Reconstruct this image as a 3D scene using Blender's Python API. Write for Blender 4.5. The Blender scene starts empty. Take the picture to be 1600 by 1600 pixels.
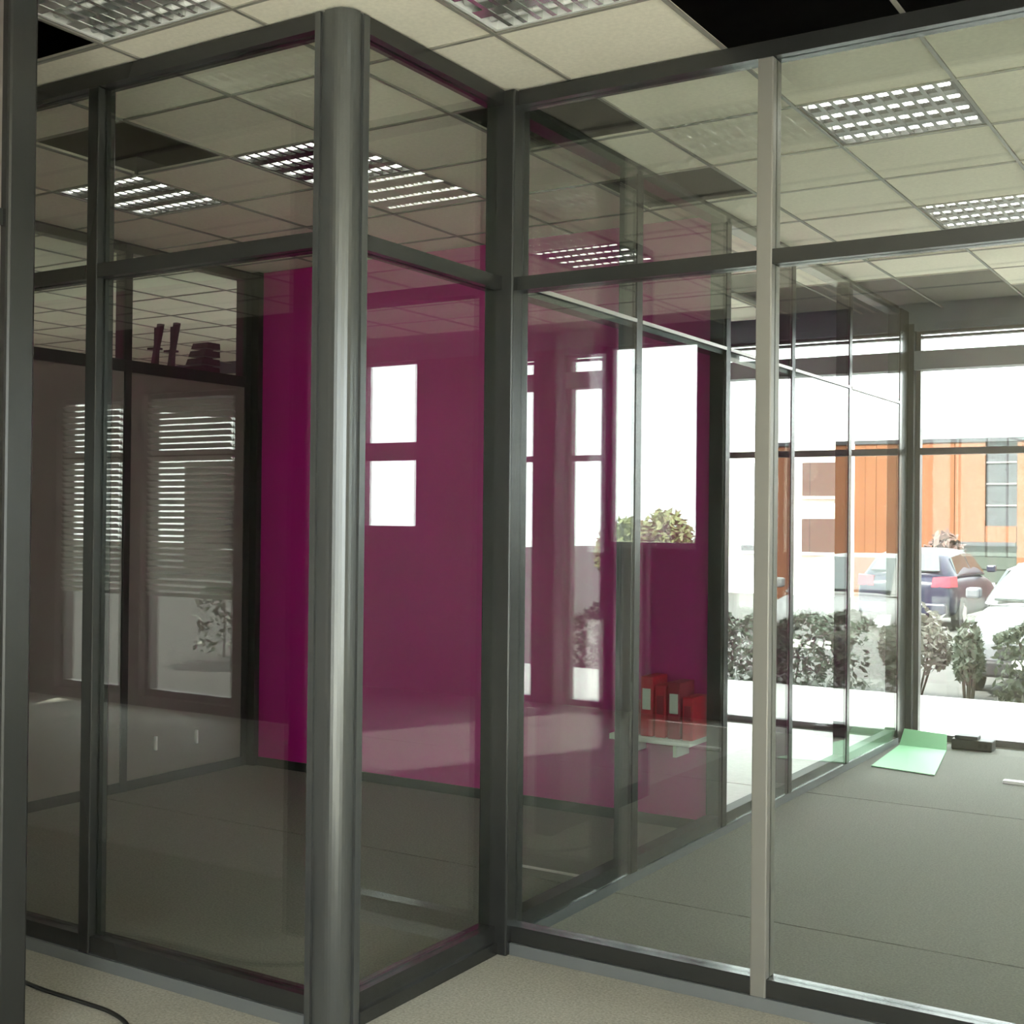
import bpy, bmesh, math, random
from mathutils import Vector, Matrix
random.seed(7)
scene = bpy.context.scene
COL = scene.collection

# ------------------------------------------------------------------ camera, world, exposure
F_PX, YAW, PITCH, ROLL, CAM_Z = 1980.0, 0.5598, 0.0070, 0.0103, 1.61
_f = Vector((-math.sin(YAW)*math.cos(PITCH), math.cos(YAW)*math.cos(PITCH), math.sin(PITCH)))
_r = Vector((math.cos(YAW), math.sin(YAW), 0.0))
_u = _r.cross(_f)
_r2 = _r*math.cos(ROLL) + _u*math.sin(ROLL)
_u2 = -_r*math.sin(ROLL) + _u*math.cos(ROLL)
cam_data = bpy.data.cameras.new('camera')
cam_data.sensor_fit = 'HORIZONTAL'
cam_data.sensor_width = 36.0
cam_data.lens = F_PX/1600.0*36.0
cam_data.clip_start, cam_data.clip_end = 0.05, 500
cam = bpy.data.objects.new('camera', cam_data)
COL.objects.link(cam)
M4 = Matrix((( _r2.x, _u2.x, -_f.x, 0), (_r2.y, _u2.y, -_f.y, 0), (_r2.z, _u2.z, -_f.z, CAM_Z), (0, 0, 0, 1)))
cam.matrix_world = M4
scene.camera = cam

SKY = 6.0
world = bpy.data.worlds.new('world')
scene.world = world
world.use_nodes = True
bg = world.node_tree.nodes['Background']
bg.inputs['Color'].default_value = (0.95, 0.985, 1.0, 1)
bg.inputs['Strength'].default_value = SKY

sun_data = bpy.data.lights.new('sun', 'SUN')
sun_data.energy = 20.0; sun_data.angle = math.radians(3.0); sun_data.color = (1.0, 0.95, 0.86)
sun = bpy.data.objects.new('sun', sun_data); COL.objects.link(sun)
sun.rotation_euler = Vector((0.35, 0.80, -0.78)).to_track_quat('-Z', 'Y').to_euler()

scene.view_settings.view_transform = 'Standard'
scene.view_settings.look = 'None'
scene.view_settings.exposure = 0.82
scene.view_settings.gamma = 1.0
scene.view_settings.use_curve_mapping = False
scene.cycles.use_denoising = True
scene.cycles.transparent_max_bounces = 48
scene.cycles.max_bounces = 14
scene.cycles.diffuse_bounces = 6
scene.cycles.glossy_bounces = 6
scene.cycles.caustics_reflective = False
scene.cycles.caustics_refractive = False
scene.cycles.sample_clamp_indirect = 8.0

# ------------------------------------------------------------------ materials
def new_mat(name):
    m = bpy.data.materials.new(name); m.use_nodes = True
    return m, m.node_tree.nodes, m.node_tree.links
def pbr(name, col, rough=0.6, metal=0.0, noise=0.0, nscale=40.0, bump=0.0, bscale=200.0, spec=0.5, emit=None, estr=0.0, stretch=None):
    m, N, L = new_mat(name)
    b = N['Principled BSDF']
    b.inputs['Base Color'].default_value = (*col, 1)
    b.inputs['Roughness'].default_value = rough
    b.inputs['Metallic'].default_value = metal
    b.inputs['Specular IOR Level'].default_value = spec
    if noise or bump:
        tc = N.new('ShaderNodeTexCoord')
        src = tc.outputs['Object']
        if stretch:
            mp = N.new('ShaderNodeMapping'); mp.inputs['Scale'].default_value = stretch
            L.new(src, mp.inputs['Vector']); src = mp.outputs['Vector']
    if noise:
        n = N.new('ShaderNodeTexNoise'); n.inputs['Scale'].default_value = nscale; n.inputs['Detail'].default_value = 4
        L.new(src, n.inputs['Vector'])
        r = N.new('ShaderNodeValToRGB')
        r.color_ramp.elements[0].position = 0.3; r.color_ramp.elements[1].position = 0.7
        r.color_ramp.elements[0].color = (*[c*(1-noise) for c in col], 1)
        r.color_ramp.elements[1].color = (*[min(1, c*(1+noise)) for c in col], 1)
        L.new(n.outputs['Fac'], r.inputs['Fac']); L.new(r.outputs['Color'], b.inputs['Base Color'])
    if bump:
        n2 = N.new('ShaderNodeTexNoise'); n2.inputs['Scale'].default_value = bscale
        L.new(src, n2.inputs['Vector'])
        bp = N.new('ShaderNodeBump'); bp.inputs['Strength'].default_value = bump; bp.inputs['Distance'].default_value = 0.004
        L.new(n2.outputs['Fac'], bp.inputs['Height']); L.new(bp.outputs['Normal'], b.inputs['Normal'])
    if emit:
        b.inputs['Emission Color'].default_value = (*emit, 1); b.inputs['Emission Strength'].default_value = estr
    return m
def glass(name, tint, f0=0.05):
    m, N, L = new_mat(name)
    N.remove(N['Principled BSDF'])
    out = N['Material Output']
    g = N.new('ShaderNodeNewGeometry')
    d = N.new('ShaderNodeVectorMath'); d.operation = 'DOT_PRODUCT'
    L.new(g.outputs['Incoming'], d.inputs[0]); L.new(g.outputs['Normal'], d.inputs[1])
    a = N.new('ShaderNodeMath'); a.operation = 'ABSOLUTE'; L.new(d.outputs['Value'], a.inputs[0])
    s = N.new('ShaderNodeMath'); s.operation = 'SUBTRACT'; s.inputs[0].default_value = 1.0; L.new(a.outputs[0], s.inputs[1]); s.use_clamp = True
    p = N.new('ShaderNodeMath'); p.operation = 'POWER'; p.inputs[1].default_value = 5.0; L.new(s.outputs[0], p.inputs[0])
    q = N.new('ShaderNodeMath'); q.operation = 'MULTIPLY_ADD'; q.inputs[1].default_value = 1-f0; q.inputs[2].default_value = f0; L.new(p.outputs[0], q.inputs[0])
    t = N.new('ShaderNodeBsdfTransparent'); t.inputs['Color'].default_value = (*tint, 1)
    gl = N.new('ShaderNodeBsdfGlossy'); gl.inputs['Roughness'].default_value = 0.0; gl.inputs['Color'].default_value = (1, 1, 1, 1)
    mx = N.new('ShaderNodeMixShader')
    L.new(q.outputs[0], mx.inputs['Fac']); L.new(t.outputs[0], mx.inputs[1]); L.new(gl.outputs[0], mx.inputs[2])
    L.new(mx.outputs[0], out.inputs['Surface'])
    return m

MT = {}
MT['frame'] = pbr('grey_anodised_frame', (0.058, 0.06, 0.057), 0.26, 0.6)
MT['frame_lit'] = pbr('front_lit_frame', (0.27, 0.26, 0.235), 0.40, 0.45)  # lighter copy of the frame, front light put into its colour
MT['frame_half_lit'] = pbr('half_lit_corner_frame', (0.13, 0.137, 0.135), 0.24, 0.65)  # in-between copy of the frame, corridor light mixed into the colour
MT['sill'] = pbr('lit_frame_sill', (0.30, 0.32, 0.33), 0.35, 0.7)  # frame metal lightened where the sills face the light
MT['bead_glint'] = pbr('sky_glint_on_transom', (0.62, 0.58, 0.55), 0.3, 0.6)  # bright tone standing in for sky reflected on the inner transom
MT['glass'] = glass('partition_glass', (0.955, 0.98, 0.962), 0.072)
MT['wglass'] = glass('window_glass', (0.97, 0.985, 0.98), 0.04)
MT['tile'] = pbr('mineral_ceiling_tile', (0.84, 0.80, 0.68), 0.9, noise=0.05, nscale=60, bump=0.25, bscale=260)
MT['tbar'] = pbr('ceiling_grid_metal', (0.30, 0.29, 0.25), 0.5, 0.2)
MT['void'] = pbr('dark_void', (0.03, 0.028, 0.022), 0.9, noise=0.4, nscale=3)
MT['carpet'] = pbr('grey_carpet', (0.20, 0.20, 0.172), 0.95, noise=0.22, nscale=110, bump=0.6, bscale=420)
MT['carpet_brightened'] = pbr('grey_carpet_brightened', (0.40, 0.39, 0.34), 0.95, noise=0.22, nscale=110, bump=0.6, bscale=420)  # office carpet lightened, corridor light put into its colour
MT['floor_light'] = pbr('pale_floor_and_bounce', (0.60, 0.59, 0.54), 0.6, noise=0.1, nscale=30)  # pale finish at the left; elsewhere pale only for the light
MT['purple'] = pbr('purple_paint', (0.50, 0.008, 0.23), 0.45, noise=0.06, nscale=2.0, stretch=(1, 1, 0.2))
MT['black'] = pbr('black_plastic', (0.012, 0.013, 0.012), 0.5)
MT['taupe'] = pbr('taupe_panel', (0.17, 0.145, 0.13), 0.45, noise=0.06, nscale=5)
MT['brown'] = pbr('brown_wall', (0.10, 0.078, 0.07), 0.7, noise=0.08, nscale=3)
MT['wall'] = pbr('cream_wall', (0.62, 0.60, 0.50), 0.85, noise=0.04, nscale=4)
MT['lintel'] = pbr('blue_grey_concrete', (0.15, 0.165, 0.195), 0.85, noise=0.12, nscale=4)
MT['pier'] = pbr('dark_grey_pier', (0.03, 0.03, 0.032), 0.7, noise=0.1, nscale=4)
MT['wglass_dark'] = glass('tinted_window_glass', (0.85, 0.87, 0.83), 0.05)
MT['wframe'] = pbr('dark_window_frame', (0.11, 0.10, 0.10), 0.4, 0.4)
MT['beam'] = pbr('grey_steel_beam', (0.30, 0.30, 0.32), 0.5, 0.0)
MT['white'] = pbr('white_plastic', (0.8, 0.8, 0.78), 0.4)
def translucent(name, col):
    m, N, L = new_mat(name); N.remove(N['Principled BSDF'])
    a = N.new('ShaderNodeBsdfDiffuse'); b = N.new('ShaderNodeBsdfTranslucent'); mx = N.new('ShaderNodeMixShader')
    a.inputs['Color'].default_value = (*col, 1); b.inputs['Color'].default_value = (*col, 1); mx.inputs['Fac'].default_value = .5
    L.new(a.outputs[0], mx.inputs[1]); L.new(b.outputs[0], mx.inputs[2]); L.new(mx.outputs[0], N['Material Output'].inputs['Surface'])
    return m
MT['slat'] = translucent('translucent_blind_slat', (0.80, 0.81, 0.76))
MT['tube'] = pbr('lit_tube', (1, 1, 1), 0.5, emit=(1.0, 0.98, 0.92), estr=9.0)
MT['tube_off'] = pbr('unlit_tube', (0.85, 0.86, 0.85), 0.3)
MT['mirror'] = pbr('louvre_mirror', (0.14, 0.14, 0.13), 0.35, 0.7)
MT['mirror_brightened'] = pbr('louvre_mirror_brightened', (0.85, 0.87, 0.84), 0.2, 0.9)
MT['pan_brightened'] = pbr('luminaire_pan_brightened', (0.75, 0.76, 0.74), 0.5)
MT['pan'] = pbr('luminaire_pan', (0.09, 0.09, 0.085), 0.5)
MT['red'] = pbr('red_card', (0.62, 0.012, 0.05), 0.5)
MT['darkred'] = pbr('dark_red_card', (0.36, 0.012, 0.05), 0.5)
MT['green'] = pbr('pale_green_sheet', (0.28, 0.62, 0.33), 0.55)
MT['terrace'] = pbr('pale_concrete', (0.72, 0.71, 0.66), 0.8, noise=0.05, nscale=2)
MT['asphalt'] = pbr('asphalt', (0.06, 0.06, 0.058), 0.9, noise=0.15, nscale=8, spec=0.1)
MT['orange'] = pbr('orange_cladding', (0.106, 0.045, 0.024), 0.8, noise=0.07, nscale=0.6, spec=0.0)
MT['palegrey'] = pbr('grey_shutter', (0.028, 0.029, 0.033), 0.6, spec=0.1)
MT['garage'] = pbr('grey_green_door', (0.035, 0.042, 0.036), 0.6, spec=0.1)
MT['leaf'] = pbr('green_leaf', (0.085, 0.105, 0.07), 0.6, noise=0.4, nscale=9)
MT['paleleaf'] = pbr('pale_leaf', (0.20, 0.19, 0.155), 0.6, noise=0.5, nscale=9)
MT['redleaf'] = pbr('red_brown_leaf', (0.05, 0.022, 0.016), 0.7, noise=0.4, nscale=9)
MT['oliveleaf'] = pbr('olive_leaf', (0.17, 0.19, 0.075), 0.6, noise=0.4, nscale=9)
MT['twig'] = pbr('twig_bark', (0.10, 0.08, 0.06), 0.8)
MT['silver'] = pbr('silver_paint', (0.085, 0.09, 0.10), 0.4, 0.0, spec=0.15)
MT['carwhite'] = pbr('white_paint', (0.15, 0.155, 0.155), 0.4, spec=0.15)
MT['blue'] = pbr('dark_blue_paint', (0.008, 0.009, 0.022), 0.35, spec=0.25)
MT['cglass'] = pbr('car_window', (0.03, 0.04, 0.04), 0.08, spec=0.7)
MT['tyre'] = pbr('tyre_rubber', (0.02, 0.02, 0.02), 0.8)
MT['rim'] = pbr('alloy_rim', (0.45, 0.45, 0.46), 0.3, 0.8)
MT['trimdark'] = pbr('dark_car_trim', (0.012, 0.012, 0.014), 0.6, spec=0.2)
MT['lamp'] = pbr('clear_headlamp', (0.7, 0.72, 0.74), 0.1, 0.3)
MT['tail'] = pbr('red_taillamp', (0.22, 0.006, 0.02), 0.3)

# ------------------------------------------------------------------ helpers
def empty(name, loc, label=None, cat=None, group=None, kind=None, rz=0.0):
    o = bpy.data.objects.new(name, None); COL.objects.link(o)
    o.location = loc; o.rotation_euler = (0, 0, rz); o.empty_display_size = 0.1
    tag(o, label, cat, group, kind)
    return o
def tag(o, label=None, cat=None, group=None, kind=None):
    if label: o['label'] = label
    if cat: o['category'] = cat
    if group: o['group'] = group
    if kind: o['kind'] = kind
    return o
def base_of(parent):
    v = Vector((0, 0, 0)); p = parent
    while p is not None:
        v = v + p.location; p = p.parent
    return v
def mesh_obj(name, verts, faces, mat, parent=None, smooth=False, local=False):
    """verts in world coordinates unless local; origin goes to the middle of the base"""
    vs = [Vector(v) for v in verts]
    c = Vector(((min(v.x for v in vs)+max(v.x for v in vs))/2, (min(v.y for v in vs)+max(v.y for v in vs))/2, min(v.z for v in vs)))
    me = bpy.data.meshes.new(name)
    me.from_pydata([v-c for v in vs], [], faces); me.materials.append(MT[mat])
    if smooth:
        for p in me.polygons: p.use_smooth = True
    o = bpy.data.objects.new(name, me); COL.objects.link(o)
    if parent is not None:
        o.parent = parent
        o.location = c if local else c - base_of(parent)
    else:
        o.location = c
    return o
BOXF = [(0,3,2,1),(4,5,6,7),(0,1,5,4),(1,2,6,5),(2,3,7,6),(3,0,4,7)]
def boxv(x0, x1, y0, y1, z0, z1):
    return [(x0,y0,z0),(x1,y0,z0),(x1,y1,z0),(x0,y1,z0),(x0,y0,z1),(x1,y0,z1),(x1,y1,z1),(x0,y1,z1)]
def box(name, b, mat, parent=None, local=False):
    return mesh_obj(name, boxv(*b), BOXF, mat, parent, local=local)
def boxes(name, bs, mat, parent=None, local=False):
    V, Fc = [], []
    for b in bs:
        n = len(V); V += boxv(*b); Fc += [tuple(i+n for i in f) for f in BOXF]
    return mesh_obj(name, V, Fc, mat, parent, local=local)
def prism(name, poly, z0, z1, mat, parent=None):
    n = len(poly)
    V = [(x, y, z0) for x, y in poly] + [(x, y, z1) for x, y in poly]
    Fc = [tuple(reversed(range(n))), tuple(range(n, 2*n))] + [(i, (i+1) % n, n+(i+1) % n, n+i) for i in range(n)]
    return mesh_obj(name, V, Fc, mat, parent)
def bevel(o, w, seg=2):
    m = o.modifiers.new('bevel', 'BEVEL'); m.width = w; m.segments = seg; m.limit_method = 'ANGLE'
    return o
def tube(name, pts, r, mat, parent=None, seg=8):
    V, Fc = [], []
    pts = [Vector(p) for p in pts]
    for i, p in enumerate(pts):
        d = (pts[min(i+1, len(pts)-1)] - pts[max(i-1, 0)]).normalized()
        a = d.cross(Vector((0, 0, 1)))
        if a.length < 1e-3: a = d.cross(Vector((1, 0, 0)))
        a.normalize(); b = a.cross(d)
        for k in range(seg):
            t = 2*math.pi*k/seg
            V.append(p + a*math.cos(t)*r + b*math.sin(t)*r)
    for i in range(len(pts)-1):
        for k in range(seg):
            Fc.append((i*seg+k, i*seg+(k+1) % seg, (i+1)*seg+(k+1) % seg, (i+1)*seg+k))
    Fc.append(tuple(reversed(range(seg)))); Fc.append(tuple(range((len(pts)-1)*seg, len(pts)*seg)))
    return mesh_obj(name, V, Fc, mat, parent, smooth=True)

# ------------------------------------------------------------------ key dimensions
H = 3.22                  # suspended ceiling
XP = -2.54                # face of the return / long partition
YP, YQ = 3.055, 4.0       # faces of the left and the right front runs
XL = -5.85                # taupe partition of the purple room
YPUR = 6.15               # purple wall
YW = 9.65                 # window wall
YB = -1.31                # wall behind the camera
XW, XE = -10.5, 4.3
X0, Y0, T = -2.282, 3.505, 0.6
TR0, TR1 = 2.47, 2.52     # transom

# ------------------------------------------------------------------ floor
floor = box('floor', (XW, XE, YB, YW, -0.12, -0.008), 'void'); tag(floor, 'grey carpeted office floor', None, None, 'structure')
seams = [YB, 1.9, 4.92, 7.4, YW]
for i in range(4):
    a, b = seams[i], seams[i+1]
    if i == 0:
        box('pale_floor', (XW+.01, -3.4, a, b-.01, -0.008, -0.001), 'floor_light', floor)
        box('carpet_sheet', (-3.395, -.905, a, b-.006, -0.008, 0.0), 'carpet_brightened', floor)
        box('carpet_sheet', (.91, XE-.01, a, b-.006, -0.008, 0.0), 'carpet_brightened', floor)
        box('pale_floor', (-.9, .905, a, b-.01, -0.008, -0.001), 'floor_light', floor)  # unseen pale patch added under the camera to bounce sun upward
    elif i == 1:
        box('carpet_sheet', (XW+.01, XP-.045, a+.006, YP+.04, -0.008, 0.0), 'carpet_brightened', floor)
        box('carpet_sheet', (XP-.04, XE-.01, a+.006, YQ+.04, -0.008, 0.0), 'carpet_brightened', floor)
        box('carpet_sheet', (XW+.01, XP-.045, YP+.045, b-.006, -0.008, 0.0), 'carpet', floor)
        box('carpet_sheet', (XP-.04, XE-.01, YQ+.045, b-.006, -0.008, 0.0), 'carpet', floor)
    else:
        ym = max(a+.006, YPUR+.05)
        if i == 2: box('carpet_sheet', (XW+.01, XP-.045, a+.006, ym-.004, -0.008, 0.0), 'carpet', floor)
        box('pale_floor', (XW+.01, XP-.045, ym, b-.006, -0.008, 0.0), 'floor_light', floor)  # floor made pale, window brightness put into its colour
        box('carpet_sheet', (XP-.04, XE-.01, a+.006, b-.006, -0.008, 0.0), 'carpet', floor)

# ------------------------------------------------------------------ ceiling
ceiling = empty('ceiling', (0, 0, H), 'suspended ceiling of square mineral tiles with several missing', None, None, 'structure')
holes = {(-3,-2), (1,0), (2,0), (-4,0), (-1,1), (-1,3), (0,6), (-2,8), (-1,8), (0,8), (-2,7)}
lights = {(0,-1), (-2,-2), (-3,1), (-5,1), (1,2), (1,5)}
tme = bpy.data.meshes.new('ceiling_tile')
g = T/2-0.006
bm = bmesh.new()
vs = [bm.verts.new(v) for v in boxv(-g, g, -g, g, 0.003, 0.018)]
for f in BOXF: bm.faces.new([vs[i] for i in f])
bm.to_mesh(tme); bm.free(); tme.materials.append(MT['tile'])
rest = []
for k in range(-14, 12):
    for j in range(-8, 10):
        if (k, j) in holes or (k, j) in lights: continue
        if j == 8 and -2 <= k < 1 or j == 9 and k > -3: continue
        x, y = X0+T*k+T/2, Y0+T*j+T/2
        if x+T/2 > XE+.3 or x-T/2 < XW-.3: continue
        if -9 <= k <= 3 and -3 <= j:
            o = bpy.data.objects.new('ceiling_tile', tme); COL.objects.link(o); o.parent = ceiling
            o.location = (x, y, random.uniform(-0.001, 0.001))
            o.rotation_euler = (random.uniform(-.002, .002), random.uniform(-.002, .002), 0)
        else:
            rest.append((x-g, x+g, y-g, y+g, H+0.003, H+0.018))
tag(boxes('tile_field', rest, 'tile', ceiling), kind='stuff')
for k in range(-13, 12):
    x = X0+T*k
    if XW < x < XE:
        yend = 9.6 if k <= 3 else 8.9
        o = box('main_runner', (x-.007, x+.007, YB, yend, H-.004, H+.003), 'tbar', ceiling)
for j in range(-7, 10):
    y = Y0+T*j
    if j == 9: box('cross_runner', (XW, X0-T*2, y-.007, y+.007, H-.0035, H+.0025), 'tbar', ceiling)
    if j == 9: box('cross_runner', (X0+T, XE, y-.007, y+.007, H-.0035, H+.0025), 'tbar', ceiling)
    else: box('cross_runner', (XW, XE, y-.007, y+.007, H-.0035, H+.0025), 'tbar', ceiling)
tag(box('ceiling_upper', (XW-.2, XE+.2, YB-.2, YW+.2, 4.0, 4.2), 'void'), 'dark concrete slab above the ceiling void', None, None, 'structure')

# ------------------------------------------------------------------ outer walls and windows
def window(n, x0, x1, z0, z1, kind, label, transom=None, y=YW):
    w = empty('window_%d' % n, ((x0+x1)/2, y+.1, z0), label, None, None, 'structure')
    fw = 0.035
    ya, yb = y+.06, y+.13
    box('frame_side', (x0, x0+fw, ya, yb, z0, z1), 'wframe', w); box('frame_side', (x1-fw, x1, ya, yb, z0, z1), 'wframe', w)
    box('frame_sill', (x0+fw, x1-fw, ya, yb, z0, z0+.05), 'wframe', w)
    box('frame_head', (x0+fw, x1-fw, ya, yb, z1-.02, z1), 'wframe', w)
    levels = [z0+.05]
    if kind == 'A':
        box('transom', (x0+fw, x1-fw, ya, yb, 2.14, 2.19), 'wframe', w)
        box('cross_beam', (x0, x1, y+.0, yb+.02, 2.775, 2.915), 'beam', w)
        box('glazing_bar', (x0+fw, x1-fw, ya, yb, 3.018, 3.034), 'wframe', w)
        zs = [(z0+.05, 2.14), (2.19, 2.775), (2.915, 3.018), (3.034, z1-.02)]
    elif transom:
        box('transom', (x0+fw, x1-fw, ya, yb, *transom), 'wframe', w)
        zs = [(z0+.05, transom[0]), (transom[1], z1-.02)]
    else:
        zs = [(z0+.05, z1-.02)]
    for a, b in zs:
        box('pane', (x0+fw, x1-fw, y+.092, y+.098, a, b), 'wglass', w)
    return w
wf = empty('wall_front', (0, YW, 0), 'window wall with grey lintel facing the car park', None, None, 'structure')
box('lintel', (XW, XE, YW, YW+.2, 3.12, 4.0), 'lintel', wf)
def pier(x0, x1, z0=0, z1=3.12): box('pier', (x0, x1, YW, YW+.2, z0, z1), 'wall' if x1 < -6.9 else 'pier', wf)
n = 0
A_windows = [(-7.0, -5.2), (-4.9, -2.63), (-2.5, -1.1), (.08, .44), (.77, 1.1)]
for (a, b), lab in zip(A_windows, ['tall window behind the purple wall', 'tall window seen behind the long glass partition', 'tall window with dark transom beside the parked cars', 'narrow tall window mirrored in the glass', 'narrow tall window next to the broad pier']):
    n += 1; window(n, a, b, 0.0, 3.07, 'A', lab)
    box('pelmet', (a, b, YW, YW+.2, 3.07, 3.12), 'lintel', wf)
n += 1; window(n, -.81, .03, 1.39, 3.12, 'B', 'high square window without transom'); pier(-.81, .03, 0, 1.39)
n += 1; window(n, 1.98, 2.67, 1.50, 3.12, 'B', 'high window with a broad transom', (2.18, 2.35)); pier(1.98, 2.67, 0, 1.5)
for a, b in [(XW, -7.0), (-5.2, -4.9), (-2.63, -2.5), (-1.1, -.81), (.03, .08), (.44, .77), (1.1, 1.98), (2.67, XE)]: pier(a, b)

wb = empty('wall_back', (0, YB, 0), 'brown wall with blinds behind the camera', None, None, 'structure')
back_windows = [(-9.53, -8.69), (-8.43, -7.36)]
for a, b in [(XW, -9.53), (-8.69, -8.43), (-7.36, -6.6), (-6.6, -2.9), (-2.9, -1.6), (.1, 2.4), (4.1, XE)]:
    box('wall_panel', (a, b, YB-.2, YB, 0, 4.0), 'brown' if a < -3.5 else 'wall', wb)
for i, (a, b) in enumerate(back_windows):
    box('wall_panel', (a, b, YB-.2, YB, 2.66, 4.0), 'brown', wb); box('wall_panel', (a, b, YB-.2, YB, 0, .08), 'brown', wb)
    n += 1
    w = empty('window_%d' % n, ((a+b)/2, YB-.1, .08), ['blind covered window mirrored at the far left', 'blind covered window mirrored beside the black mullion'][i], None, None, 'structure')
    for q in [(a, a+.04, .08, 2.66), (b-.04, b, .08, 2.66), (a+.04, b-.04, .08, .14), (a+.04, b-.04, 2.11, 2.17), (a+.04, b-.04, 2.62, 2.66)]:
        box('frame_bar', (q[0], q[1], YB-.14, YB-.07, q[2], q[3]), 'wframe', w)
    box('pane', (a+.04, b-.04, YB-.108, YB-.102, .14, 2.62), 'wglass_dark', w)
    z = 2.57
    while z > 0.95:
        s = mesh_obj('blind_slat', [(a+.05, YB-.052, z-.018), (b-.05, YB-.052, z-.018), (b-.05, YB-.018, z+.017), (a+.05, YB-.018, z+.017),
                                    (a+.05, YB-.052, z-.015), (b-.05, YB-.052, z-.015), (b-.05, YB-.018, z+.020), (a+.05, YB-.018, z+.020)], BOXF, 'slat', w)
        z -= 0.052

for x0_, x1_, lab in ((-1.6, .1, 'wide shopfront window right behind the camera'), (2.4, 4.1, 'narrow shopfront window in the back right corner')):
    box('wall_panel', (x0_, x1_, YB-.2, YB, 3.1, 4.0), 'wall', wb); box('wall_panel', (x0_, x1_, YB-.2, YB, -.12, .05), 'wall', wb)
    n += 1
    w = empty('window_%d' % n, ((x0_+x1_)/2, YB-.1, .05), lab, None, None, 'structure')
    for q in [(x0_, x0_+.06, .05, 3.1), (x1_-.06, x1_, .05, 3.1), (x0_+.06, x1_-.06, .05, .11), (x0_+.06, x1_-.06, 3.04, 3.1)]:
        box('frame_bar', (q[0], q[1], YB-.14, YB-.07, q[2], q[3]), 'wframe', w)
    box('pane', (x0_+.06, x1_-.06, YB-.108, YB-.102, .11, 3.04), 'wglass', w)

box('sun_blocking_canopy', (XW, -6.4, YB-3.0, YB-.2, 2.75, 2.9), 'lintel', wb)  # unseen canopy added to keep sun off the floor behind the blinds
wl = box('wall_left', (XW-.2, XW, YB-.2, YW+.2, -.12, 4.0), 'wall'); tag(wl, 'cream end wall', None, None, 'structure')
wr = empty('wall_right', (XE, 0, 0), 'cream side wall with wide windows', None, None, 'structure')
RW = [(-1.1, 1.4), (5.5, 6.7)]  # window by the back wall is added to brighten the corridor
ys = [YB-.2] + [v for q in RW for v in q] + [YW+.2]
for i in range(0, len(ys), 2): box('wall_panel', (XE, XE+.2, ys[i], ys[i+1], -.12, 4.0), 'wall', wr)
for a, b in RW:
    box('wall_panel', (XE, XE+.2, a, b, -.12, .3), 'wall', wr); box('wall_panel', (XE, XE+.2, a, b, 3.1, 4.0), 'wall', wr)
    n += 1
    w = empty('window_%d' % n, (XE+.1, (a+b)/2, .3), 'wide side window %s' % {-1.1: 'nearest the back wall, added to brighten the corridor', 1.5: 'in the middle of the corridor', 5.5: 'in the right office', 7.0: 'nearest the window wall'}[a], None, None, 'structure')
    for q in [(a, a+.05, .3, 3.1), (b-.05, b, .3, 3.1), (a+.05, b-.05, .3, .36), (a+.05, b-.05, 3.04, 3.1)]:
        box('frame_bar', (XE+.06, XE+.14, q[0], q[1], q[2], q[3]), 'wframe', w)
    box('pane', (XE+.097, XE+.103, a+.05, b-.05, .36, 3.04), 'wglass', w)

# purple wall and its black base
wp = box('wall_purple', (XL+.06, XP-.085, YPUR, YPUR+.1, 0, H-.004), 'purple'); tag(wp, 'deep purple painted back wall of the glass office', None, None, 'structure')
bb = box('baseboard_purple', (XL+.06, XP-.085, YPUR-.012, YPUR-.0005, 0, .055), 'black'); tag(bb, 'black baseboard along the purple wall', None, None, 'structure')

# ------------------------------------------------------------------ glass partitions
def run_x(root, y0, posts, ends=(True, True), pw=.055, d=.08, pm='frame'):
    """partition run along X; posts = list of post centre x"""
    y1 = y0+d
    for i in range(len(posts)-1):
        a, b = posts[i]+pw/2, posts[i+1]-pw/2
        box('bottom_rail', (a, b, y0+.006, y1-.006, .045, .105), 'frame', root)
        box('transom', (a, b, y0+.003, y1-.003, TR0, TR1), 'frame', root)
        for (z0, z1) in ((.105, TR0), (TR1, H-.06)):
            box('pane', (a, b, y0+.030, y0+.042, z0, z1), 'glass', root)
    for i, x in enumerate(posts):
        if (i == 0 and not ends[0]) or (i == len(posts)-1 and not ends[1]): continue
        bevel(box('post', (x-pw/2, x+pw/2, y0, y1, 0, H-.06), pm, root), .004)
    x0, x1 = posts[0], posts[-1]
    box('floor_sill', (x0+pw/2*(1 if not ends[0] else -1), x1-pw/2, y0-.006, y1+.006, .001, .045), 'sill', root)
    box('top_rail', (x0+pw/2, x1-pw/2, y0+.001, y1-.001, H-.06, H-.005), 'frame', root)

# left run (front of the purple office), from the big rounded corner post to the left
rl = empty('glass_partition', (-4.2, YP+.04, 0), 'grey framed glass partition left of the big rounded corner post', 'partition')
run_x(rl, YP, [XL+.03, -4.77, -3.715, -2.67+.0275], (True, False))
prof = [(-2.67, YP), (-2.648, YP), (-2.648, YP+.010), (-2.630, YP+.010), (-2.630, YP), (-2.60, YP)]
prof += [(-2.60+.06*math.sin(a), YP+.06-.06*math.cos(a)) for a in [math.radians(t) for t in range(10, 91, 10)]]
prof += [(XP, YP+.066), (XP-.008, YP+.068), (XP-.008, YP+.084), (XP, YP+.086), (XP, YP+.115), (XP-.08, YP+.115), (XP-.08, YP+.08), (-2.67, YP+.08)]
cp = prism('corner_post', prof, 0, H-.005, 'frame_half_lit', rl); tag(cp, 'thick rounded grey corner post')
for p in cp.data.polygons: p.use_smooth = False

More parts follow.
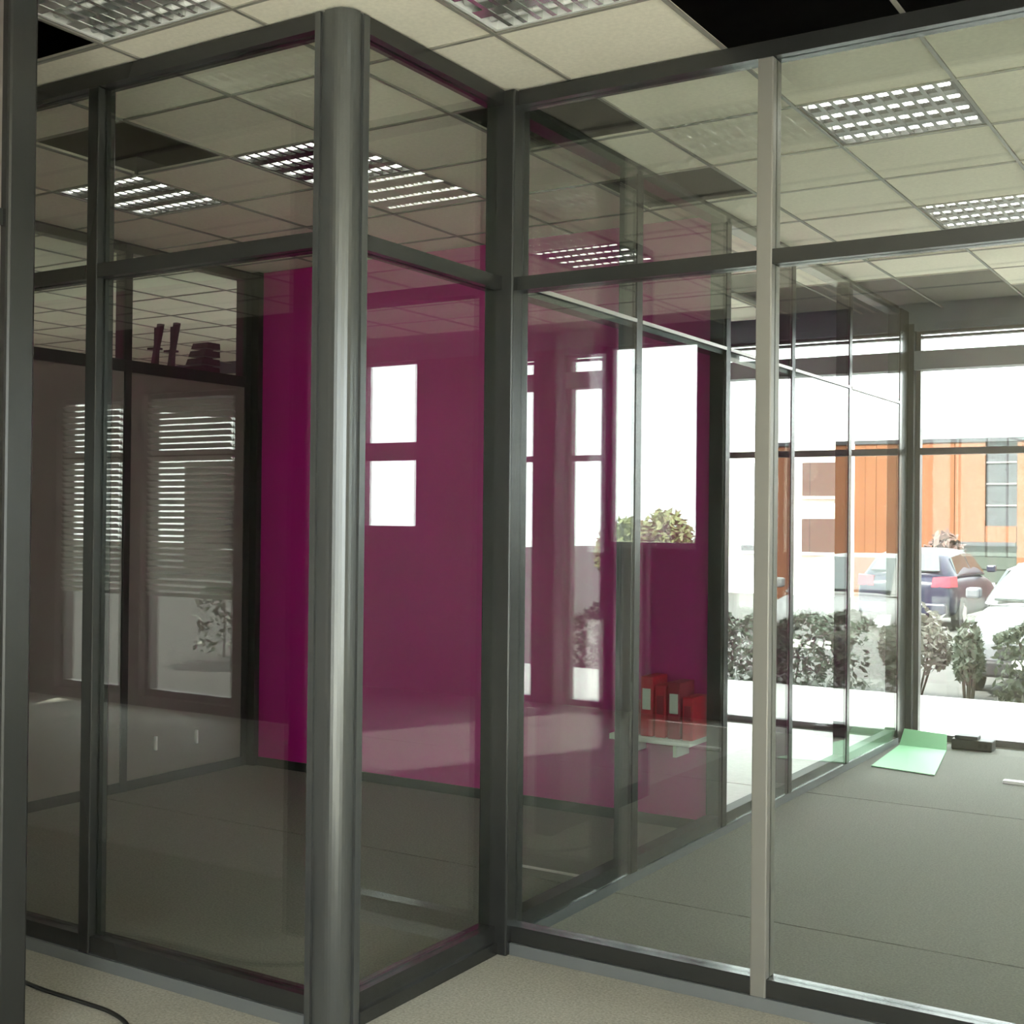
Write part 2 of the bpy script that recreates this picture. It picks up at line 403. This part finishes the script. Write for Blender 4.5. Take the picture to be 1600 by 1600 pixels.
# return run along Y between the two corner posts
def run_y(root, x1, posts, ends, pw=.055, d=.08, flush=False, rail='frame', rail_z=(TR0, TR1)):
    x0 = x1-d
    for i in range(len(posts)-1):
        a, b = posts[i]+pw/2, posts[i+1]-pw/2
        box('bottom_rail', (x0+.006, x1-.006, a, b, .045, .105), 'trimdark' if flush else 'frame', root)
        box('transom', (x0+.003, x1-.003, a, b, *rail_z), 'frame', root)
        if flush: box('highlight_bead', (x1+.0095, x1+.016, a, b, rail_z[1]-.016, rail_z[1]), rail, root)  # painted highlight line along the transom
        if flush:
            for (z0, z1) in ((.05, (rail_z[0]+rail_z[1])/2-.002), ((rail_z[0]+rail_z[1])/2+.002, H-.03)):
                box('pane', (x1+.001, x1+.009, posts[i]+(.0285 if i else .002), posts[i+1]-.0285, z0, z1), 'glass', root)
        else:
            for (z0, z1) in ((.105, rail_z[0]), (rail_z[1], H-.06)):
                box('pane', (x1-.042, x1-.030, a, b, z0, z1), 'glass', root)
    for i, y in enumerate(posts):
        if (i == 0 and not ends[0]) or (i == len(posts)-1 and not ends[1]): continue
        bevel(box('post', (x0, x1, y-pw/2, y+pw/2, 0, H-.06), 'frame', root), .004)
        if flush: box('cover_strip', (x1+.0005, x1+.013, y-.0275, y+.0275, .05, H-.06), 'frame', root)
    a, b = posts[0]+pw/2, posts[-1]-pw/2
    box('floor_sill', (x0-.006, x1+.006, a, b+(pw if ends[1] else 0), .001, .045), 'sill' if flush else 'frame', root)
    box('top_rail', (x0+.001, x1-.001, a, b, H-.06, H-.005), 'frame', root)

rr = empty('glass_partition', (XP-.04, 3.6, 0), 'narrow single bay glass return between the two corner posts', 'partition')
run_y(rr, XP, [YP+.115-.0275, 3.97+.0275], (False, False))

# right front run with the inner corner post
rf = empty('glass_partition', (-1.5, YQ+.04, 0), 'grey framed glass partition across the right office with an exposed centre mullion', 'partition')
bevel(box('corner_post', (XP-.08, XP+.045, 3.97, YQ+.085, 0, H-.005), 'frame', rf), .006)
run_x(rf, YQ, [XP+.045-.0275, -1.53, -.475, .58], (False, True), pm='frame_lit')

# long inner run towards the windows
ri = empty('glass_partition', (XP-.04, 6.8, 0), 'long glass partition running from the inner corner to the windows', 'partition')
run_y(ri, XP, [YQ+.085-.0275, 5.09, 6.12, 7.10, 8.19, 9.40], (False, True), flush=True, rail='bead_glint', rail_z=(2.475, 2.515))
box('end_panel', (XP-.08, XP, 9.43, YW-.002, 0, H-.01), 'frame', ri)

# taupe partition at the left of the purple office: panels below, glass above
rt = empty('panel_partition', (XL, 4.6, 0), 'taupe panel partition with a glazed strip on top', 'partition')
posts = [YP+.16, 4.10, 5.09, 6.08]
for i in range(3):
    a, b = posts[i]+.025, posts[i+1]-.025
    box('panel', (XL-.07, XL-.01, a, b, .06, 2.46), 'taupe', rt)
    box('pane', (XL-.012, XL-.006, a, b, 2.53, H-.06), 'glass', rt)
for y in posts:
    bevel(box('post', (XL-.09, XL, y-.025, y+.025, 0, H-.005), 'black', rt), .003)
box('ledge', (XL-.26, XL-.002, posts[0]+.025, posts[-1]-.025, 2.46, 2.53), 'black', rt)
box('base_rail', (XL-.08, XL-.002, posts[0]+.025, posts[-1]-.025, .001, .06), 'black', rt)
box('top_rail', (XL-.08, XL-.002, posts[0]+.025, posts[-1]-.025, H-.06, H-.005), 'black', rt)
box('closer', (XL-.09, XL+.058, 6.107, YPUR+.1, 0, H-.005), 'black', rt)

# near run at the left picture edge
rn = empty('panel_partition', (-3.3, 1.9, 0), 'tall dark post nearest the camera at the left edge', 'partition')
bevel(box('post', (-3.355, -3.252, 2.37, 2.47, 0, H-.005), 'frame', rn), .01)
bevel(box('post', (-3.34, -3.27, 1.30, 1.37, 0, H-.005), 'frame', rn), .006)
box('bottom_rail', (-3.34, -3.27, 1.37, 2.37, 0, .1), 'frame', rn); box('top_rail', (-3.34, -3.27, 1.37, 2.37, H-.06, H-.005), 'frame', rn)
box('transom', (-3.335, -3.275, 1.37, 2.37, TR0, TR1), 'frame', rn)
for z0, z1 in ((.1, TR0), (TR1, H-.06)):
    box('panel', (-3.325, -3.285, 1.37, 2.37, z0, z1), 'taupe', rn)

# ------------------------------------------------------------------ ceiling luminaires
def make_light(k, j, lit, label):
    x, y = X0+T*k, Y0+T*j
    r = empty('ceiling_light', (x+T/2, y+T/2, H), label, 'ceiling light', 'square louvre ceiling lights')
    e = .012
    pm, mm = ('pan', 'mirror') if lit else ('pan_brightened', 'mirror_brightened')  # unlit lights use brighter copies, reflected light put into the colour
    box('pan', (x+e, x+T-e, y+e, y+T-e, H+.085, H+.095), pm, r)
    for b in [(x+e, x+T-e, y+e, y+e+.012), (x+e, x+T-e, y+T-e-.012, y+T-e), (x+e, x+e+.012, y+e+.012, y+T-e-.012), (x+T-e-.012, x+T-e, y+e+.012, y+T-e-.012)]:
        box('rim', (*b, H+.002, H+.085), pm, r)
    for i in range(4):
        yc = y+T*(i+.5)/4
        tube('tube', [(x+.035, yc, H+.020), (x+T-.035, yc, H+.020)], .013, 'tube' if lit else 'tube_off', r, 8)
    for i in range(1, 4):
        yc = y+T*i/4
        mesh_obj('reflector', [(x+.025, yc-.028, H+.004), (x+T-.025, yc-.028, H+.004), (x+T-.025, yc+.028, H+.004), (x+.025, yc+.028, H+.004),
                               (x+.025, yc-.006, H+.035), (x+T-.025, yc-.006, H+.035), (x+T-.025, yc+.006, H+.035), (x+.025, yc+.006, H+.035)], BOXF, mm, r)
    for i in range(1, 10):
        xc = x+.024+(T-.048)*i/10
        box('louvre_blade', (xc-.009, xc+.009, y+.026, y+T-.026, H+.0025, H+.036), mm, r)
    return r
make_light(0, -1, False, 'unlit louvre ceiling light above the glass return, cut by the top edge')
make_light(-2, -2, False, 'unlit louvre ceiling light at the top left beside an open ceiling gap')
make_light(-3, 1, True, 'lit louvre light in the purple office behind the rounded corner post')
make_light(-5, 1, True, 'lit louvre light in the purple office furthest to the left')
make_light(1, 2, True, 'lit louvre light in the right office, the large one above the mullion')
make_light(1, 5, True, 'lit louvre light in the right office nearer the windows')

# ------------------------------------------------------------------ small things indoors
sh = empty('wall_shelf', (-2.85, 6.06, .46), 'low white shelf on the purple wall', 'shelf')
bevel(box('board', (-3.10, XP-.10, YPUR-.22, YPUR-.001, .47, .50), 'white', sh), .004)
for x in (-3.0, -2.75):
    box('bracket', (x-.01, x+.01, YPUR-.16, YPUR-.001, .40, .469), 'white', sh)
bx = -2.995
for i, (w, h, m, lab) in enumerate([(.055, .17, 'darkred', 'dark red low binder at the left end of the white shelf'), (.07, .31, 'red', 'bright red tall binder, second from left on the shelf'),
                               (.06, .27, 'red', 'red binder in the middle of the shelf'), (.07, .29, 'darkred', 'dark red binder right of the middle of the shelf'), (.06, .22, 'red', 'red short binder at the right end of the shelf')]):
    b = empty('binder', (bx+w/2, YPUR-.11, .50), lab, 'binder', 'red binders on the white shelf')
    bevel(box('cover', (bx, bx+w, YPUR-.20, YPUR-.02, .5005, .50+h), m, b), .005)
    box('spine_label', (bx+.012, bx+w-.012, YPUR-.2035, YPUR-.2003, .50+h*.45, .50+h*.8), 'white' if i % 2 else 'darkred', b)
    bx += w+.012

# dark silhouettes on the ledge behind the glazed strip
def wedge(name, y0, y1, yt0, yt1, z1, x0, x1, label):
    o = empty(name, (XL-.13, (y0+y1)/2, 2.53), label, 'stand', None)
    z0 = 2.531
    mesh_obj('front_leg', [(x0, y0, z0), (x1, y0, z0), (x1, y0+.022, z0), (x0, y0+.022, z0), (x0, yt0, z1), (x1, yt0, z1), (x1, yt1, z1), (x0, yt1, z1)], BOXF, 'black', o)
    mesh_obj('rear_leg', [(x0-.04, y1-.012, z0), (x0-.005, y1-.012, z0), (x0-.005, y1, z0), (x0-.04, y1, z0), (x0-.04, yt1-.02, z1-.02), (x0-.005, yt1-.02, z1-.02), (x0-.005, yt1, z1-.02), (x0-.04, yt1, z1-.02)], BOXF, 'black', o)
    box('cross_bar', (x0-.045, x1, y0+.012, y1-.004, z0+.10, z0+.112), 'black', o)
    return o
wedge('folding_stand', 5.345, 5.415, 5.392, 5.425, 2.79, XL-.10, XL-.07, 'slim black folded stand on the ledge, the left of two')
wedge('folding_stand', 5.475, 5.545, 5.522, 5.556, 2.815, XL-.10, XL-.07, 'slim black folded stand on the ledge, the right and taller of two')
st = empty('tray_stack', (XL-.13, 5.80, 2.53), 'black tapering stack of slatted trays on the ledge beside the purple wall', 'tray')
for i in range(4):
    z = 2.531+i*.052
    y0 = 5.70+i*.022
    mesh_obj('tray', [(XL-.2, y0, z), (XL-.06, y0, z), (XL-.06, 5.885, z), (XL-.2, 5.885, z), (XL-.2, y0+.018, z+.038), (XL-.06, y0+.018, z+.038), (XL-.06, 5.882, z+.038), (XL-.2, 5.882, z+.038)], BOXF, 'black', st)
    if i < 3: box('tray_post', (XL-.15, XL-.10, 5.80, 5.86, z+.038, z+.052), 'black', st)
for y, z, lab in ((5.33, .21, 'small white wall clip on the taupe panel, the left one'), (5.66, .205, 'small white wall clip on the taupe panel, the right one')):
    o = bevel(box('wall_clip', (XL-.0095, XL+.012, y-.007, y+.007, z, z+.085), 'white'), .004)
    tag(o, lab, 'clip', 'white clips low on the taupe panels')

# cable on the corridor floor
pts = [(-4.3, 2.93, .007), (-3.95, 2.86, .007), (-3.79, 2.83, .007), (-3.62, 2.812, .007), (-3.41, 2.81, .007), (-3.28, 2.805, .007), (-3.16, 2.77, .007), (-3.06, 2.70, .007), (-3.0, 2.60, .007), (-2.98, 2.45, .007)]
def smooth(p, n=6):
    q = [Vector(v) for v in p]; q = [q[0]] + q + [q[-1]]; out = []
    for i in range(1, len(q)-2):
        for k in range(n):
            t = k/n; a, b, c, d = q[i-1], q[i], q[i+1], q[i+2]
            out.append(.5*((2*b)+(c-a)*t+(2*a-5*b+4*c-d)*t*t+(3*b-a-3*c+d)*t**3))
    return out + [q[-1]]
tag(tube('cable', smooth(pts), .007, 'black'), 'thin black cable lying on the floor before the left glazing', 'cable')
# floor strips
o = bevel(box('pale_strip', (-3.10, -2.70, 5.035, 5.06, .0005, .006), 'white'), .001); tag(o, 'thin pale strip on the floor of the purple office', 'strip')  # thin raised pale line across the floor
o = bevel(box('trim_offcut', (-1.60, -1.05, 8.36, 8.42, .0005, .02), 'white'), .003); tag(o, 'white trim offcut lying on the carpet of the right office', 'offcut')
# green sheet folded up against the corner
gs = empty('green_sheet', (-2.25, 9.0, 0), 'pale green plastic sheet folded on the floor by the end post', 'plastic sheet')
mesh_obj('floor_flap', [(-2.44, 8.42, .004), (-2.01, 8.34, .004), (-2.16, 9.30, .004), (-2.50, 9.32, .004), (-2.44, 8.42, .010), (-2.01, 8.34, .010), (-2.16, 9.30, .010), (-2.50, 9.32, .010)], BOXF, 'green', gs)
mesh_obj('raised_flap', [(-2.50, 9.322, .004), (-2.16, 9.302, .004), (-2.16, 9.308, .004), (-2.50, 9.328, .004), (-2.50, 9.46, .11), (-2.19, 9.44, .10), (-2.19, 9.446, .10), (-2.50, 9.466, .11)], BOXF, 'green', gs)
# black floor box by the window
fb = empty('power_box', (-2.05, 9.5, 0), 'small black power box on the floor under the window', 'power box')
bevel(box('body', (-2.16, -1.88, 9.44, 9.58, .0005, .075), 'black', fb), .008)
bevel(box('lid', (-2.14, -1.98, 9.45, 9.57, .0755, .10), 'black', fb), .006)
for x in (-1.96, -1.92):
    box('socket', (x-.012, x+.012, 9.436, 9.4395, .025, .055), 'trimdark', fb)

# ------------------------------------------------------------------ outdoors
tag(box('terrace', (XW, 12, YW+.2, 12.4, -.3, -.02), 'terrace'), 'pale concrete terrace outside the windows', None, None, 'structure')
tag(box('bounce_paving_rear', (-6.2, 16, -11, YB-.2, -.3, -.06), 'terrace'), 'unseen pale paving added to bounce light behind the shopfront windows', None, None, 'structure')  # unseen pale slab added to throw light up onto the ceilings
tag(box('bounce_paving_side', (XE+.2, 12, YB-.2, YW+.2, -.3, -.06), 'terrace'), 'unseen pale paving added to bounce light along the side windows', None, None, 'structure')  # second added slab, bouncing light in through the side windows
tag(box('planting_bed', (-12, 8, 12.41, 13.7, -.3, -.245), 'twig'), 'dark soil bed under the hedge', None, None, 'structure')
GV = [(-90, -60, -.25), (60, -60, -.25), (-90, 24, -.25), (60, 24, -.25), (-90, 42, -.95), (60, 42, -.95), (-90, 140, -.95), (60, 140, -.95)]
GF = [(0, 1, 3, 2), (2, 3, 5, 4), (4, 5, 7, 6)]
tag(mesh_obj('ground', GV, GF, 'asphalt'), 'grey asphalt car park', None, None, 'structure')

bd = empty('building', (-8, 40, -.95), 'orange clad building with a tall grey window behind the car park', 'building')
# facade panels with openings for window and garage
wx0, wx1, wz0, wz1 = -8.2, -7.3, 1.6, 4.1
gx0, gx1, gz1 = -9.1, -7.3, 1.02
TOP = 4.15
cuts = [-12.2, -11.5, -10.3, gx0, wx0, wx1, -5.8, -4.3, -2.8, -1.3, .2, 1.7, 3.2, 5, 6.8, 8.6, 10.4]
for a, b in zip(cuts[:-1], cuts[1:]):
    if a == wx0:
        box('cladding_panel', (a, b-.02, 40, 40.2, gz1, wz0), 'orange', bd)
    elif a == gx0:
        box('cladding_panel', (a, b-.02, 40, 40.2, gz1, TOP), 'orange', bd)
    else:
        box('cladding_panel', (a, b-.02, 40, 40.2, -.95, TOP), 'orange', bd)
box('core', (-12.2, 10.38, 40.25, 52, -.95, TOP-.05), 'palegrey', bd)
wn = box('window', (wx0, wx1-.02, 40.1, 40.22, wz0, TOP), 'palegrey', bd)
for z in (2.2, 2.85, 3.5): box('glazing_bar', (wx0, wx1-.02, 40.05, 40.098, z, z+.05), 'wframe', wn)
gd = box('garage_door', (gx0, gx1-.02, 40.1, 40.22, -.95, gz1), 'garage', bd)
for z in (-.5, -.1, .3, .7): box('door_slat', (gx0+.03, gx1-.05, 40.06, 40.098, z, z+.03), 'garage', gd)
box('door_lintel', (gx0, gx1-.02, 39.9, 39.998, gz1-.02, gz1+.1), 'palegrey', bd)
box('roof_edge', (-12.2, 10.38, 39.95, 52, TOP+.001, TOP+.12), 'palegrey', bd)

wbld = empty('building', (-17, 44, -.95), 'white rendered building left of the orange one', 'building')
box('facade', (-26, -12.6, 44, 54, -.95, 5.2), 'terrace', wbld)
for x in (-15.3, -17.6, -19.9, -22.2):
    for z in (.6, 2.6):
        w_ = box('window', (x, x+1.2, 43.95, 43.998, z, z+1.2), 'palegrey', wbld)
        box('window_sill', (x-.05, x+1.25, 43.85, 43.998, z-.1, z-.001), 'terrace', w_)
dbld = empty('building', (-16, -26, -.25), 'dull brown low building mirrored in the left glazing', 'building')
box('facade', (-34, -4, -34, -26, -.25, 3.6), 'brown', dbld)
for x in range(-32, -6, 3):
    w_ = box('window', (x, x+1.6, -25.998, -25.95, .6, 2.2), 'palegrey', dbld)
    box('window_sill', (x-.05, x+1.65, -25.998, -25.87, .5, .599), 'terrace', w_)

# shrubs
def shrub(name, c, rx, ry, rz, mat, label, nleaf=900, leaf=.06, cat='shrub'):
    root = empty(name, (c[0], c[1], c[2]), label, cat)
    V, Fc = [], []
    for i in range(nleaf):
        th = random.uniform(0, 2*math.pi); u = random.uniform(-.2, 1); rr_ = random.uniform(.45, 1.0)**.5
        s = math.sqrt(max(0, 1-u*u))
        p = Vector((c[0]+rx*rr_*s*math.cos(th), c[1]+ry*rr_*s*math.sin(th), c[2]+rz*(.12+max(0, .5+.5*u)*rr_)*1.0))
        a = Vector((random.gauss(0, 1), random.gauss(0, 1), random.gauss(0, 1))).normalized()
        b = a.cross(Vector((random.gauss(0, 1), random.gauss(0, 1), random.gauss(0, 1)))).normalized()
        l = leaf*random.uniform(.6, 1.4)
        k = len(V)
        V += [p-a*l*.9, p+b*l*.4, p+a*l*.9, p-b*l*.4]
        Fc.append((k, k+1, k+2, k+3))
    zmin = c[2]+.01
    V = [Vector((v.x, v.y, max(v.z, zmin))) for v in V]
    tag(mesh_obj('foliage', V, Fc, mat, root), kind='stuff')
    for i in range(6):
        th = i*1.05; e = Vector((c[0]+rx*.55*math.cos(th), c[1]+ry*.55*math.sin(th), c[2]+rz*.6))
        tube('stem', [(c[0]+.03*math.cos(th), c[1]+.03*math.sin(th), c[2]+.001), e], .012, 'twig', root, 5)
    return root
GZ = -.244
shrub('shrub', (-3.36, 13.1, GZ), .36, .35, .95, 'paleleaf', 'pale mottled shrub before the dark blue car', 1500, .05)
shrub('shrub', (-2.80, 12.95, GZ), .13, .25, .85, 'leaf', 'dark round shrub at the nose of the silver car', 1000, .05)
def hedge(x0, x1, y0, y1, h, label, nleaf):
    root = empty('hedge', ((x0+x1)/2, (y0+y1)/2, GZ), label, 'hedge')
    V, Fc = [], []
    for i in range(nleaf):
        px = random.uniform(x0+.08, x1-.08)
        hh = h*(1+.07*math.sin(px*5.1)+.05*math.sin(px*11.3+1))
        if random.random() < .45: py, pz = random.uniform(y0+.08, y1-.08), hh-abs(random.gauss(0, .05))
        else: py, pz = (y0+.08+abs(random.gauss(0, .05)) if random.random() < .6 else y1-.08-abs(random.gauss(0, .05))), random.uniform(.05, hh)
        p = Vector((px, min(max(py, y0+.08), y1-.08), GZ+pz))
        a = Vector((random.gauss(0, 1), random.gauss(0, 1), random.gauss(0, 1))).normalized()
        b = a.cross(Vector((random.gauss(0, 1), random.gauss(0, 1), random.gauss(0, 1)))).normalized()
        l = .05*random.uniform(.6, 1.4); k = len(V)
        V += [p-a*l*.9, p+b*l*.45, p+a*l*.9, p-b*l*.45]; Fc.append((k, k+1, k+2, k+3))
    V = [Vector((v.x, v.y, max(v.z, GZ+.002))) for v in V]
    tag(mesh_obj('foliage', V, Fc, 'leaf', root), kind='stuff')
    x = x0+.3
    while x < x1-.2:
        tube('stem', [(x, (y0+y1)/2, GZ+.001), (x+.05, (y0+y1)/2+.04, GZ+h*.5), (x-.03, (y0+y1)/2-.03, GZ+h*.85)], .015, 'twig', root, 5); x += .5
    return root
hedge(-2.60, 2.2, 12.62, 13.35, .86, 'low clipped green hedge hiding the bumper of the silver car', 9000)
hedge(-8.4, -3.80, 12.62, 13.35, .86, 'low green hedge seen through the far bays of the long partition', 8000)
hedge(-12.5, -6.4, -6.5, -5.7, .9, 'dim hedge mirrored behind the window blinds', 6000)
shrub('shrub', (-7.05, 30.0, -.48), .55, .5, 1.75, 'redleaf', 'red brown bush beside the garage door', 900, .12)

shrub('shrub', (6.7, 25.0, -.29), .75, .7, 1.95, 'oliveleaf', 'olive bush mirrored in the high window, the left one', 1500, .12)
shrub('shrub', (8.5, 26.6, -.355), .7, .6, 1.85, 'oliveleaf', 'olive bush mirrored in the high window, the right one', 1500, .12)

# cars
def car(name, loc, rz, paint, label):
    root = empty(name, loc, label, 'car', None, None, rz)
    def loft(nm, secs, mat):
        V, Fc = [], []
        m = len(secs[0])
        for s in secs: V += s
        for i in range(len(secs)-1):
            for q in range(m):
                Fc.append((i*m+q, i*m+(q+1) % m, (i+1)*m+(q+1) % m, (i+1)*m+q))
        Fc.append(tuple(reversed(range(m)))); Fc.append(tuple(range((len(secs)-1)*m, len(secs)*m)))
        o = mesh_obj(nm, V, Fc, mat, root, smooth=True, local=True)
        sd = o.modifiers.new('subsurf', 'SUBSURF'); sd.levels = 1; sd.render_levels = 2
        return o
    st_ = [(2.06, .62, .34, .60), (2.0, .76, .24, .68), (1.75, .84, .20, .78), (1.35, .87, .19, .87), (.95, .88, .19, .95), (.1, .89, .19, .98), (-.9, .89, .19, 1.0), (-1.65, .87, .21, 1.0), (-1.95, .82, .27, .95), (-2.05, .74, .36, .85)]
    secs = []
    for x, hw, zb, zt in st_:
        half = [(hw*.85, zb), (hw*.98, zb+.12), (hw, (zb+zt)/2), (hw*.97, zt-.09), (hw*.84, zt), (hw*.4, zt+.025)]
        secs.append([(x, y, z) for y, z in half] + [(x, -y, z) for y, z in reversed(half)])
    body = loft('body', secs, paint)
    gh = [(1.05, .74, .93, .95), (.62, .70, .93, 1.19), (.22, .62, .93, 1.41), (-.3, .61, .93, 1.46), (-1.0, .60, .93, 1.44), (-1.45, .60, .93, 1.36), (-1.88, .70, .93, 1.0)]
    secs = []
    for x, hwt, zb, zt in gh:
        half = [(.84, zb), (.83, zb+(zt-zb)*.12), ((.83+hwt)/2, zb+(zt-zb)*.5), (hwt+.03, zb+(zt-zb)*.88), (hwt*.85, zt), (hwt*.4, zt+.015)]
        secs.append([(x, y, z) for y, z in half] + [(x, -y, z) for y, z in reversed(half)])
    loft('cabin', secs, paint)
    def quad(nm, pts, mat, th=.012):
        a, b, c_, d = [Vector(p) for p in pts]
        nrm = (b-a).cross(d-a).normalized()*th
        V = [a, b, c_, d, a+nrm, b+nrm, c_+nrm, d+nrm]
        return mesh_obj(nm, V, BOXF, mat, root, local=True)
    quad('windscreen', [(1.00, -.66, 1.0), (1.00, .66, 1.0), (.30, .53, 1.395), (.30, -.53, 1.395)], 'cglass', .03)
    quad('rear_window', [(-1.84, .60, 1.055), (-1.84, -.60, 1.055), (-1.50, -.50, 1.345), (-1.50, .50, 1.345)], 'cglass', .035)
    for s in (1, -1):
        q1 = [(.75, s*.80, 1.0), (-.28, s*.815, 1.0), (-.28, s*.655, 1.37), (.28, s*.665, 1.34)]
        q2 = [(-.36, s*.815, 1.0), (-1.45, s*.80, 1.02), (-1.30, s*.665, 1.31), (-.36, s*.655, 1.37)]
        for nm, q in (('front_side_window', q1), ('rear_side_window', q2)):
            quad(nm, q if s < 0 else [q[1], q[0], q[3], q[2]], 'cglass', .03)
        mesh_obj('headlamp', [(1.80, s*.55, .60), (2.03, s*.52, .58), (1.90, s*.80, .60), (1.72, s*.84, .62), (1.72, s*.55, .74), (1.97, s*.52, .68), (1.84, s*.79, .70), (1.64, s*.83, .76)], BOXF if s > 0 else [tuple(reversed(f)) for f in BOXF], 'lamp', root, local=True)
        mesh_obj('tail_lamp', [(-2.04, s*.50, .80), (-1.90, s*.50, .80), (-1.70, s*.875, .80), (-1.98, s*.81, .80), (-2.0, s*.52, .97), (-1.88, s*.52, .97), (-1.70, s*.86, .99), (-1.95, s*.80, .98)], BOXF if s > 0 else [tuple(reversed(f)) for f in BOXF], 'tail', root, local=True)
        bevel(box('wing_mirror', (.62, .80, *sorted((s*.87, s*1.03)), 1.0, 1.13), paint, root, local=True), .03)
    bevel(box('grille', (1.95, 2.075, -.42, .42, .44, .58), 'trimdark', root, local=True), .01)
    bevel(box('front_bumper', (1.80, 2.10, -.68, .68, .24, .42), 'trimdark', root, local=True), .03)
    bevel(box('rear_bumper', (-2.11, -1.9, -.76, .76, .32, .52), paint, root, local=True), .03)
    box('number_plate', (2.101, 2.108, -.26, .26, .34, .44), 'white', root, local=True)
    box('number_plate', (-2.085, -2.06, -.26, .26, .66, .77), 'white', root, local=True)
    def wheel(x, y):
        s = 1 if y > 0 else -1
        V, Fc = [], []
        N_ = 20
        prof_ = [(.0, .0), (.17, .0), (.19, .02), (.24, .02), (.31, .03), (.315, .10), (.31, .17), (.2, .19)]
        for i in range(N_):
            t = 2*math.pi*i/N_
            for r_, w_ in prof_[1:]:
                V.append((x+r_*math.cos(t), y-s*w_, .315+r_*math.sin(t)))
        m = len(prof_)-1
        for i in range(N_):
            for q in range(m-1):
                Fc.append((i*m+q, ((i+1) % N_)*m+q, ((i+1) % N_)*m+q+1, i*m+q+1))
        Fc.append(tuple(i*m for i in range(N_)))
        w = mesh_obj('wheel', V, Fc, 'tyre', root, local=True)
        V2 = [(x, y+s*.004, .315)] + [(x+.17*math.cos(2*math.pi*i/10)*(1 if i % 2 else .8), y+s*.002, .315+.17*math.sin(2*math.pi*i/10)*(1 if i % 2 else .8)) for i in range(10)]
        V3 = V2 + [(v[0], v[1]-s*.02, v[2]) for v in V2]
        F2 = [(0, i, i % 10+1) for i in range(1, 11)] + [(i, i % 10+1, i % 10+12, i+11) for i in range(1, 11)]
        rim = mesh_obj('rim', V3, F2, 'rim', None)
        rim.parent = w
        rim.location = rim.location - w.location
    for x in (1.28, -1.28):
        for y in (.90, -.90): wheel(x, y)
    return root
car('car', (-2.37, 16.3, -.25), -math.pi/2, 'silver', 'silver car parked nose to the hedge at the right edge')
car('car', (0.05, 17.2, -.25), -math.pi/2, 'carwhite', 'white car next to the silver one, mirrored in the partition')
car('car', (-6.02, 24.6, -.27), math.pi/2, 'blue', 'dark blue hatchback seen from behind with red tail lamp')
